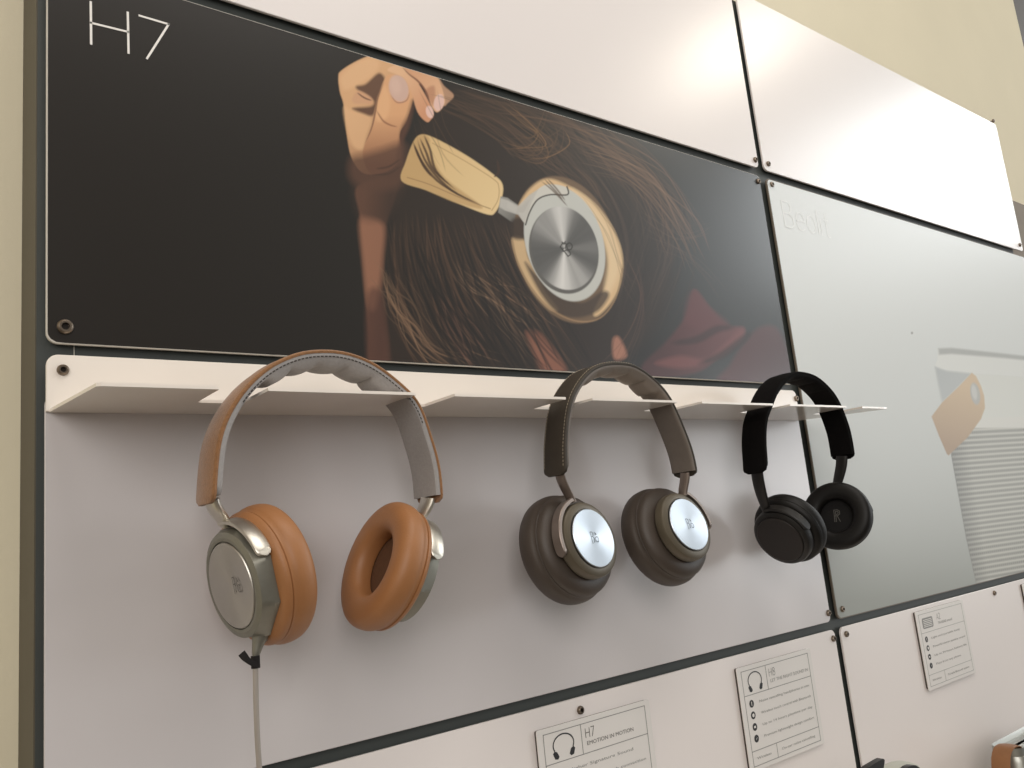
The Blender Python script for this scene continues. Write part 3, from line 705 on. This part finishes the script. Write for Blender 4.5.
nL1 = (-.974, -.13, -.18); nR1 = (.925, -.016, -.379)
cL1 = np.array([.3085, .885, -.0213])*K1; cR1 = np.array([.4864, .885, -.0172])*K1+np.array(nR1)*.0455*K1
cups = list(headphone(h1, P1, .868, .925, [(cL1, nL1, (.0635, -.0215, -.0045, 98, 22, .004)), (cR1, nR1, (.0635, -.0215, -.0045, 86, 168, .004))], st1))

# cable of the tan pair
frL = cups[0][1]
p0 = loc(frL, .012, -.063*K1, -.011)
pts = [p0, at(255.5, 656, p0[1]), at(255.5, 668, p0[1]-.002), at(256, 700, p0[1]-.002), at(257.5, 740, p0[1]), at(259.5, 772, p0[1]+.004), at(262, 830, p0[1]+.012), at(262, 900, p0[1]+.03), at(262, 1000, p0[1]+.06)]
cb = thing('audio_cable', 'thin pale grey cable hanging from the left cup of the tan headphones', 'cable', pts[-1])
pp = spline(pts[1:], 8)
obj('cord', MB().tube(pp, .0029, 10), M['cable'], cb, 60)
d_ = np.array(pts[1])-np.array(p0); d_ /= np.linalg.norm(d_)
pa = at(263, 622, p0[1]); pb = at(260.5, 634, p0[1]); pcn = at(258, 644, p0[1])
obj('plug', MB().tube(spline([pa, pb, pcn, pts[1]], 5), list(np.interp(np.arange(16), [0, 5, 10, 15], [.0125, .0095, .0062, .0036])), 18), M['alu'], cb, 60)
q0, q1, q2, q3 = at(241.5, 653, p0[1]-.006), at(246, 658.5, p0[1]-.009), at(252, 663, p0[1]-.008), at(258, 664.5, p0[1]-.004)
tie = MB().tube(spline([q0, q1, q2, q3], 6), .0009, 8, list(np.linspace(.0040, .0030, 19)), (0, .25, 1))
c_ = at(255.5, 662, p0[1]-.001)
tie.tube([c_+np.array([0, 0, .0062]), c_+np.array([0, 0, -.0062])], .0046, 14)
obj('cable_tie', tie, M['tie'], cb, 50)

# ---- taupe pair
st2 = dict(k=1.0, tc=.0048, tp=.0045, bulge=.009, cover='taupe_cover', pad='taupe_lining', stitch='stitch_light', son='cover', oct=0,
  house=[(.0425, -.0045), (.0430, -.0030), (.0480, -.0035), (.0525, -.0060), (.0542, -.0090), (.0545, -.0190), (.0530, -.0215), (.045, -.024), (.03, -.024)],
  disc=[(.0001, 0), (.038, .0002), (.0408, .0002), (.0416, -.0008), (.0416, -.0060)],
  cush=torus_prof(.0790, .034, -.0390, -.0800, .0735, .046, -.0235, -.0395)+[(.034, -.05)], mhouse='taupe_house', mdisc='disc_cool', mcush='taupe', mhole='hole_black', logo=True, lk=.0084, mlogo='ink_black', sw=(.0045, .0095), dy=-.003, ref='y', mslide='taupe_metal', myoke='taupe_metal')
P2 = [(.7645, .077), (.7670, .098), (.7705, .1226), (.7825, .166), (.800, .1965), (.828, .2225), (.8566, .2360), (.8916, .2412), (.9313, .2385), (.9697, .2199), (1.0018, .191), (1.0253, .1428), (1.0392, .1017), (1.0425, .066)]
h2 = thing('headphones', 'taupe headphones with bright silver discs, middle pair of the three on the shelf', 'headphones', (.92, .90, -.1), 'headphones hanging from the slotted shelf')
list(headphone(h2, P2, .868, .917, [((.8131, .870, -.0125), (.12, -.97, .21), (.0575, -.0210, -.0050, 100, 198, .0055)), ((1.0161, .870, -.0076), (.04, -.963, .265), (.0575, -.0210, -.0050, 64, -8, .0055))], st2))

# ---- black pair
K3 = 1.02
st3 = dict(k=K3, tc=.0050, tp=.0055, bulge=.004, cover='black_cloth', pad='black_cloth', stitch=None, son='pad', oct=0,
  house=[(.0425, -.0040), (.0430, -.0022), (.0460, -.0028), (.0500, -.0060), (.0520, -.0110), (.0520, -.0200), (.0500, -.0230), (.03, -.0230)],
  disc=[(.0001, 0), (.038, .0001), (.0408, 0), (.0420, -.0010), (.0420, -.0060)],
  cush=torus_prof(.0630, .030, -.0300, -.0580, .0612, .044, -.0225, -.0320)+[(.031, -.0410)], mhouse='black_plastic', mdisc='black_disc', mcush='black_leather', mhole='hole_black', logo=False, lk=.006, mlogo='ink', sw=(.0050, .0120), dy=0, ref='y', mslide='black_plastic', myoke='black_plastic')
P3 = [(1.217, .066), (1.2205, .085), (1.2255, .120), (1.2380, .157), (1.2586, .1830), (1.2900, .216), (1.3308, .2405), (1.3701, .2475), (1.4219, .2407), (1.4650, .2171), (1.4900, .1879), (1.5070, .1424), (1.5095, .1100), (1.5085, .083)]
h3 = thing('headphones', 'all black headphones, rightmost of the three, at the shelf end', 'headphones', (1.40, .90, -.1), 'headphones hanging from the slotted shelf')
nL3 = (-.899, -.02, -.437); nR3 = (.94, .26, -.22)
cR3 = np.array([1.444, .88, -.0217])*K3+np.array(nR3)*.042
cups3 = list(headphone(h3, P3, .868, .917, [(np.array([1.2541, .88, -.0508])*K3, nL3, (.0530, -.0215, -.0050, 100, 10, .0045)), (cR3, nR3, (.0530, -.0205, -.0060, 84, 172, .0045))], st3))
hsR, frR = cups3[1]
ro = [[(-.45, -1), (-.45, 1), (.1, 1), (.45, .75), (.45, .3), (.1, .02), (-.45, .02)], [(.0, .02), (.45, -1)], [(-.2, -1), (-.2, .75), (.05, .75), (.2, .6), (.2, .4), (.05, .25), (-.2, .25)]]
# letter on the inner fabric faces the opening, so it is mirrored on the outward frame
obj('side_letter', local_strokes([[(-x, y) for x, y in l] for l in ro],   .0115, .0013, -.0427*K3, 0, 0), M['ink'], hsR, 0, frR)

# ------------------------------------------------------------------ info cards
def text_mb(txt, x, z, h, width, y):
    cu = bpy.data.curves.new('t', 'FONT'); cu.body = txt; cu.size = 1; cu.resolution_u = 2
    o = bpy.data.objects.new('t', cu); C.objects.link(o)
    dg = bpy.context.evaluated_depsgraph_get(); dg.update()
    me = bpy.data.meshes.new_from_object(o.evaluated_get(dg))
    V = np.array([v.co[:] for v in me.vertices]); Fs = [tuple(p.vertices) for p in me.polygons]
    bpy.data.objects.remove(o); bpy.data.curves.remove(cu); bpy.data.meshes.remove(me)
    sx = width/(V[:, 0].max()-V[:, 0].min()); b = MB()
    V[:, 0] = x+(V[:, 0]-V[:, 0].min())*sx; V[:, 1] = z+V[:, 1]*h/.73
    b.add([(v[0], y, v[1]) for v in V], Fs); return b
def card(label, tl, tr, bl, head, sub, rows, foot, icon, ink):
    X0, Z1 = xz(*tl); X1 = xz(*tr)[0]; Z0 = xz(*bl)[1]; w, h = X1-X0, Z1-Z0
    t = thing('info_card', label, 'card', ((X0+X1)/2, .999, Z0), 'info cards on the lower white panels')
    obj('card_plate', MB().prism(rrect(X0, X1, Z0, Z1, .003, 3), .9944, .9958, .0003), M['card'], t, 30)
    obj('card_underlay', MB().prism(rrect(X0+.0006, X1-.004, Z0+.004, Z1-.0006, .003, 3), .9958, .9998), M['underlay'], t, 0)  # dark box added behind the plate, gives it a dark left edge
    y = .9941
    def L(ax, az, bx_, bz_, lw): 
        b_.box(X0+ax*w-lw, X0+bx_*w+lw, y, .9944, Z0+bz_*h-lw, Z0+az*h+lw)
    b_ = MB(); lw = .00055
    for l in ((.05, .955, .95, .955), (.05, .045, .95, .045), (.05, .955, .05, .045), (.95, .955, .95, .045), (.05, .715, .95, .715), *(((.36, .955, .36, .715),) if icon == 'phones' else ()), (.05, .185, .95, .185), (.36, .185, .36, .045)): L(*l, lw)
    obj('printed_border', b_, M['ink_soft' if icon == 'phones' else 'ink_faint'], t, 0)
    letters(head, X0+.395*w, Z0+.835*h, .078*h, t, .0011, M[ink], y, .9944, .95, 'card_title')
    obj('card_subtitle', text_mb(sub, X0+.40*w, Z0+.775*h, .034*h, (.42 if len(sub) < 20 else .52)*w if icon == 'phones' else .30*w, y), M[ink], t, 0)
    b_ = MB()
    for k, r_ in enumerate(rows):
        zz = Z0+(.630-k*.112)*h; m_ = text_mb(r_, X0+.225*w, zz-.012*h, .026*h, min(.68, .026*len(r_))*w, y); b_.add(m_.v, m_.f)
    m_ = text_mb(foot, X0+.42*w, Z0+.10*h, .026*h, .46*w, y); b_.add(m_.v, m_.f)
    m_ = text_mb('Wireless', X0+.10*w, Z0+.10*h, .026*h, .18*w, y); b_.add(m_.v, m_.f)
    obj('card_text', b_, M['ink_soft'], t, 0)
    b_ = MB(); c2 = MB()
    for k in range(len(rows)):
        cx, cz = X0+.125*w, Z0+(.630-k*.112)*h; rr = .037*h
        b_.add([(cx+rr*math.cos(a), y, cz+rr*math.sin(a)) for a in np.linspace(0, 2*math.pi, 24, endpoint=False)], [tuple(range(24))])
        s_ = .38*rr
        if k % 4 == 0: c2.box(cx-s_*.3, cx+s_*.3, y-.0003, y, cz-s_*1.4, cz+s_*1.4)
        elif k % 4 == 1: c2.add([(cx+s_*1.3*math.cos(a), y-.0003, cz+s_*1.3*math.sin(a)) for a in np.linspace(0, 2*math.pi, 16, endpoint=False)], [tuple(range(16))])
        elif k % 4 == 2: c2.box(cx-s_, cx+s_, y-.0003, y, cz-s_*.7, cz+s_*.7)
        else: c2.add([(cx-s_, y-.0003, cz-s_), (cx+s_*.2, y-.0003, cz-s_*.2), (cx+s_, y-.0003, cz+s_), (cx-s_*.2, y-.0003, cz+s_*.2)], [(0, 1, 2, 3)])
    obj('bullet_icon', b_, M['ink_black'], t, 0); obj('bullet_symbol', c2, M['card'], t, 0)
    cx, cz = X0+.205*w, Z0+.832*h; b_ = MB()
    if icon == 'phones':
        k = .074*h; kx = .068*w
        arc = [(cx+kx*1.25*math.cos(a), y, cz+.15*k+k*1.1*math.sin(a)) for a in np.linspace(math.radians(-28), math.radians(208), 24)]
        b_.tube(arc, .0010, 6, .0002)
        for sg in (-1, 1):
            b_.add([(cx+sg*q_*kx, y, cz+z_*k) for q_, z_ in ((1.15, -.35), (1.35, -.6), (1.15, -1.2), (.80, -1.28), (.62, -1.05), (.85, -.5))], [tuple(range(6))])
    else:
        k = .072*h
        kx = .105*w
        pl = rrect(cx-kx, cx+kx, cz-k*.95, cz+k*.95, k*.35, 5); b_.add([(q_[0], y, q_[1]) for q_ in pl], [tuple(range(len(pl)))])
    ic = obj('product_icon', b_, M['ink_black' if icon == 'phones' else 'ink_soft'], t, 0)
    if icon != 'phones':
        b_ = MB()
        for j in range(5): b_.box(cx-kx*.8, cx+kx*.8, y-.0003, y, cz+k*(-.62+.3*j)-.0007, cz+k*(-.62+.3*j)+.0007)
        obj('icon_grille', b_, M['card'], ic, 0)
    return t
def down(tl, wpx, hpx): return None
# bottom edge of the first card lies below the picture: same height as its neighbour
zb = xz(748.5, 773)[1]
hc = xz(733.6, 668.6)[1]-zb
tl7 = (533.7, 731); X7, Z7 = xz(*tl7)
bl7 = project(np.array([X7, 1.0, Z7-hc]))
card('grey info card with large headphone icon, lowest of the cards, under the taupe headphones', tl7, (646.2, 698.9), bl7, 'H7', 'EMOTION IN MOTION',
     ['Higher Signature Sound', 'Wireless Bluetooth connection', 'Touch interface on ear cup', 'Long battery life playtime'], 'Over-ear headphones', 'phones', 'ink')
card('grey info card with headphone icon, upper right of the two headphone cards', (733.6, 668.6), (807.4, 648), (748.5, 773), 'H8', 'LET THE RIGHT SOUND IN',
     ['Noise cancelling headphones in one', 'Wireless touch control with Bluetooth', 'Up to 14 hours playtime per day', 'Premium lightweight design comfort'], 'On-ear noise cancelling', 'phones', 'ink_soft')
card('grey info card with square speaker icon, on the lower right panel', (912.5, 612.5), (960.6, 602.2), (926.6, 691.1), 'A2', 'TRUE360 sound',
     ['Light and portable body', 'Powerful stereo speaker sound', 'Up to 24 hours battery life', 'Plays from any phone'], 'Portable Bluetooth speaker', 'speaker', 'ink_soft')
w4 = xz(960.6, 602.2)[0]-xz(912.5, 612.5)[0]; h4 = xz(912.5, 612.5)[1]-xz(926.6, 691.1)[1]
X4, Z4 = xz(1019.8, 584.5); 
card('info card cut off by the picture edge, far right of the lower right panel', (1019.8, 584.5), project(np.array([X4+w4, 1., Z4])), project(np.array([X4, 1., Z4-h4])), 'A6', 'WIRELESS HOME',
     ['Light and portable body', 'Powerful stereo speaker sound', 'Plays from any phone', 'Wireless streaming'], 'Wireless speaker', 'speaker', 'ink_soft')

# ------------------------------------------------------------------ products at the bottom edge
yS = .90
zsh = -.86
ls = thing('lower_shelf', 'white lower shelf along the panel foot, below the picture edge', 'shelf', (1.6, .9, zsh-.01))
obj('shelf_plate', MB().prism(rrect(.2, 2.9, zsh-.012, zsh, .004, 3), .70, .9995), M['shelf'], ls, 0)
# strapped speaker
a = at(1006, 754, yS); x0, zt_ = a[0]+.0, a[2]
sp = thing('portable_speaker', 'pale grey speaker with brown leather strap, cut off at bottom right corner', 'speaker', (x0+.14, yS, zsh))
def rounded_box(x0, x1, y0, y1, z0, z1, r):
    b = MB(); R_ = []
    prof = [(0, z0+r*.3), (r*.12, z0+r*.06)]
    for ins, z in ((r*.5, z0), (r*.12, z0+r*.2), (0, z0+r*.6), (0, z1-r*.6), (r*.12, z1-r*.2), (r*.5, z1)):
        R_.append([(q_[0], q_[1], z) for q_ in rrect(x0+ins, x1-ins, y0+ins, y1-ins, r, 6)])
    return b.rings(R_)
obj('speaker_body', rounded_box(x0, x0+.30, yS-.035, yS+.045, zsh-.0005, zt_, .03), M['grey_alu'], sp, 40)
obj('top_rim', rounded_box(x0+.004, x0+.296, yS-.028, yS+.038, zt_-.004, zt_+.003, .025), M['grey_alu'], sp, 40)
st_ = [np.array([x0-.004, yS, zt_-.12]), np.array([x0-.036, yS, zt_-.06]), np.array([x0-.032, yS, zt_-.012]), np.array([x0-.008, yS, zt_+.012]), np.array([x0+.028, yS, zt_+.012]), np.array([x0+.045, yS, zt_-.002])]
obj('carry_strap', MB().tube(spline(st_, 8), .0028, 10, .020, (0, 1, 0)), M['strap'], sp, 50)
# pale device with black tabs
b0 = at(885, 771, yS); b1 = at(910, 771, yS)
dv = thing('small_speaker', 'pale device with black pointed tabs, top just visible left of the strapped speaker', 'speaker', ((b0[0]+b1[0])/2, yS, zsh))
obj('device_body', rounded_box(b0[0], b1[0], yS-.03, yS+.03, zsh, b0[2], .02), M['pale_green'], dv, 40)
tabs = [[(866, 770), (869, 767), (880, 760.5), (883.5, 758.8), (884.8, 760), (884.6, 763), (883.4, 770)], [(906, 770), (908.5, 767), (913, 765.2), (916, 765.3), (919.5, 767.5), (922, 770)]]
for tb in tabs:
    pl = [xz(px, py, yS-.04) for px, py in tb]
    lo = np.array(pl[0]); hi = np.array(pl[-1])
    pl = pl+[(hi[0], hi[1]-.05), (lo[0], lo[1]-.05)]
    obj('black_tab', MB().prism(pl, yS-.04, yS-.028), M['black_plastic'], dv, 30)

# ------------------------------------------------------------------ light
w = bpy.data.worlds.new('world'); bpy.context.scene.world = w; w.use_nodes = True
nt = w.node_tree; N = nt.nodes; L = nt.links; bg = N['Background']
tc = N.new('ShaderNodeTexCoord'); sx = N.new('ShaderNodeSeparateXYZ'); L.new(tc.outputs['Generated'], sx.inputs[0])
def ramp(sock, stops, lo=-1, hi=1):
    mr = N.new('ShaderNodeMapRange'); mr.inputs['From Min'].default_value = lo; mr.inputs['From Max'].default_value = hi
    L.new(sock, mr.inputs['Value']); r = N.new('ShaderNodeValToRGB'); r.color_ramp.interpolation = 'EASE'
    while len(r.color_ramp.elements) < len(stops): r.color_ramp.elements.new(.5)
    for e_, (p_, c_) in zip(r.color_ramp.elements, stops): e_.position = p_; e_.color = (*c_, 1)
    L.new(mr.outputs[0], r.inputs['Fac']); return r.outputs['Color']
side = ramp(sx.outputs['X'], [(0, (1.05, .95, .78)), (.3, (.6, .54, .46)), (.55, (.30, .28, .25)), (.72, (.55, .55, .53)), (.88, (.84, .90, .94)), (1, (1.5, 1.56, 1.6))])
vert = ramp(sx.outputs['Z'], [(0, (.30, .28, .26)), (.42, (.42, .40, .38)), (.52, (.75, .74, .72)), (.70, (1.2, 1.17, 1.1)), (1, (1.35, 1.25, 1.1))])
mx = N.new('ShaderNodeMix'); mx.data_type = 'RGBA'; mx.blend_type = 'MULTIPLY'; mx.inputs[0].default_value = 1
L.new(side, mx.inputs[6]); L.new(vert, mx.inputs[7]); L.new(mx.outputs[2], bg.inputs['Color']); bg.inputs['Strength'].default_value = .66

def area(name, pos, target, size, power, col, sizey=None):
    l = bpy.data.lights.new(name, 'AREA'); l.energy = power; l.color = col; l.size = size
    if sizey: l.shape = 'RECTANGLE'; l.size_y = sizey
    o = bpy.data.objects.new(name, l); C.objects.link(o); o.location = pos
    o.rotation_euler = (Vector(target)-Vector(pos)).to_track_quat('-Z', 'Y').to_euler(); return o
# ceiling panel light, and daylight from a high window along the room, plus two added fills
area('ceiling_light', (.55, -.25, 3.25), (.5, .6, 1.4), 1.3, 14, (1, .95, .90), .9)
area('low_fill_light', (5.0, -2.2, 1.55), (.9, .6, 1.3), 1.6, 30, (.95, .98, 1), 1.2)  # added fill low on the right, brightens the panel behind the headphones
area('left_fill_light', (-1.1, -1.5, 2.3), (.5, .6, 1.35), 1.8, 28, (1, .975, .96), 1.4)  # added fill from behind left, lifts the left wall and under the shelf
area('spot_light', (2.75, -.62, 3.25), (.9, .6, 1.5), .35, 4.5, (1, .9, .76), .2)
area('window_light', (5.4, -1.0, 3.4), (1.2, .6, 1.6), 2.0, 33, (.93, .97, 1), 1.0)

cam = bpy.data.cameras.new('camera'); co = bpy.data.objects.new('camera', cam); C.objects.link(co)
cam.sensor_fit = 'HORIZONTAL'; cam.sensor_width = 36; cam.lens = F_PX/1024*36; cam.clip_start = .01
R_ = Matrix((Vector(RT), Vector(UP), Vector(-FWD))).transposed().to_4x4()
co.matrix_world = Matrix.Translation((0, 0, ZC)) @ R_
bpy.context.scene.camera = co
vs = bpy.context.scene.view_settings; vs.view_transform = 'Standard'; vs.look = 'None'; vs.exposure = 0; vs.gamma = 1
for o in bpy.data.objects:
    if '_loc' in o: del o['_loc']
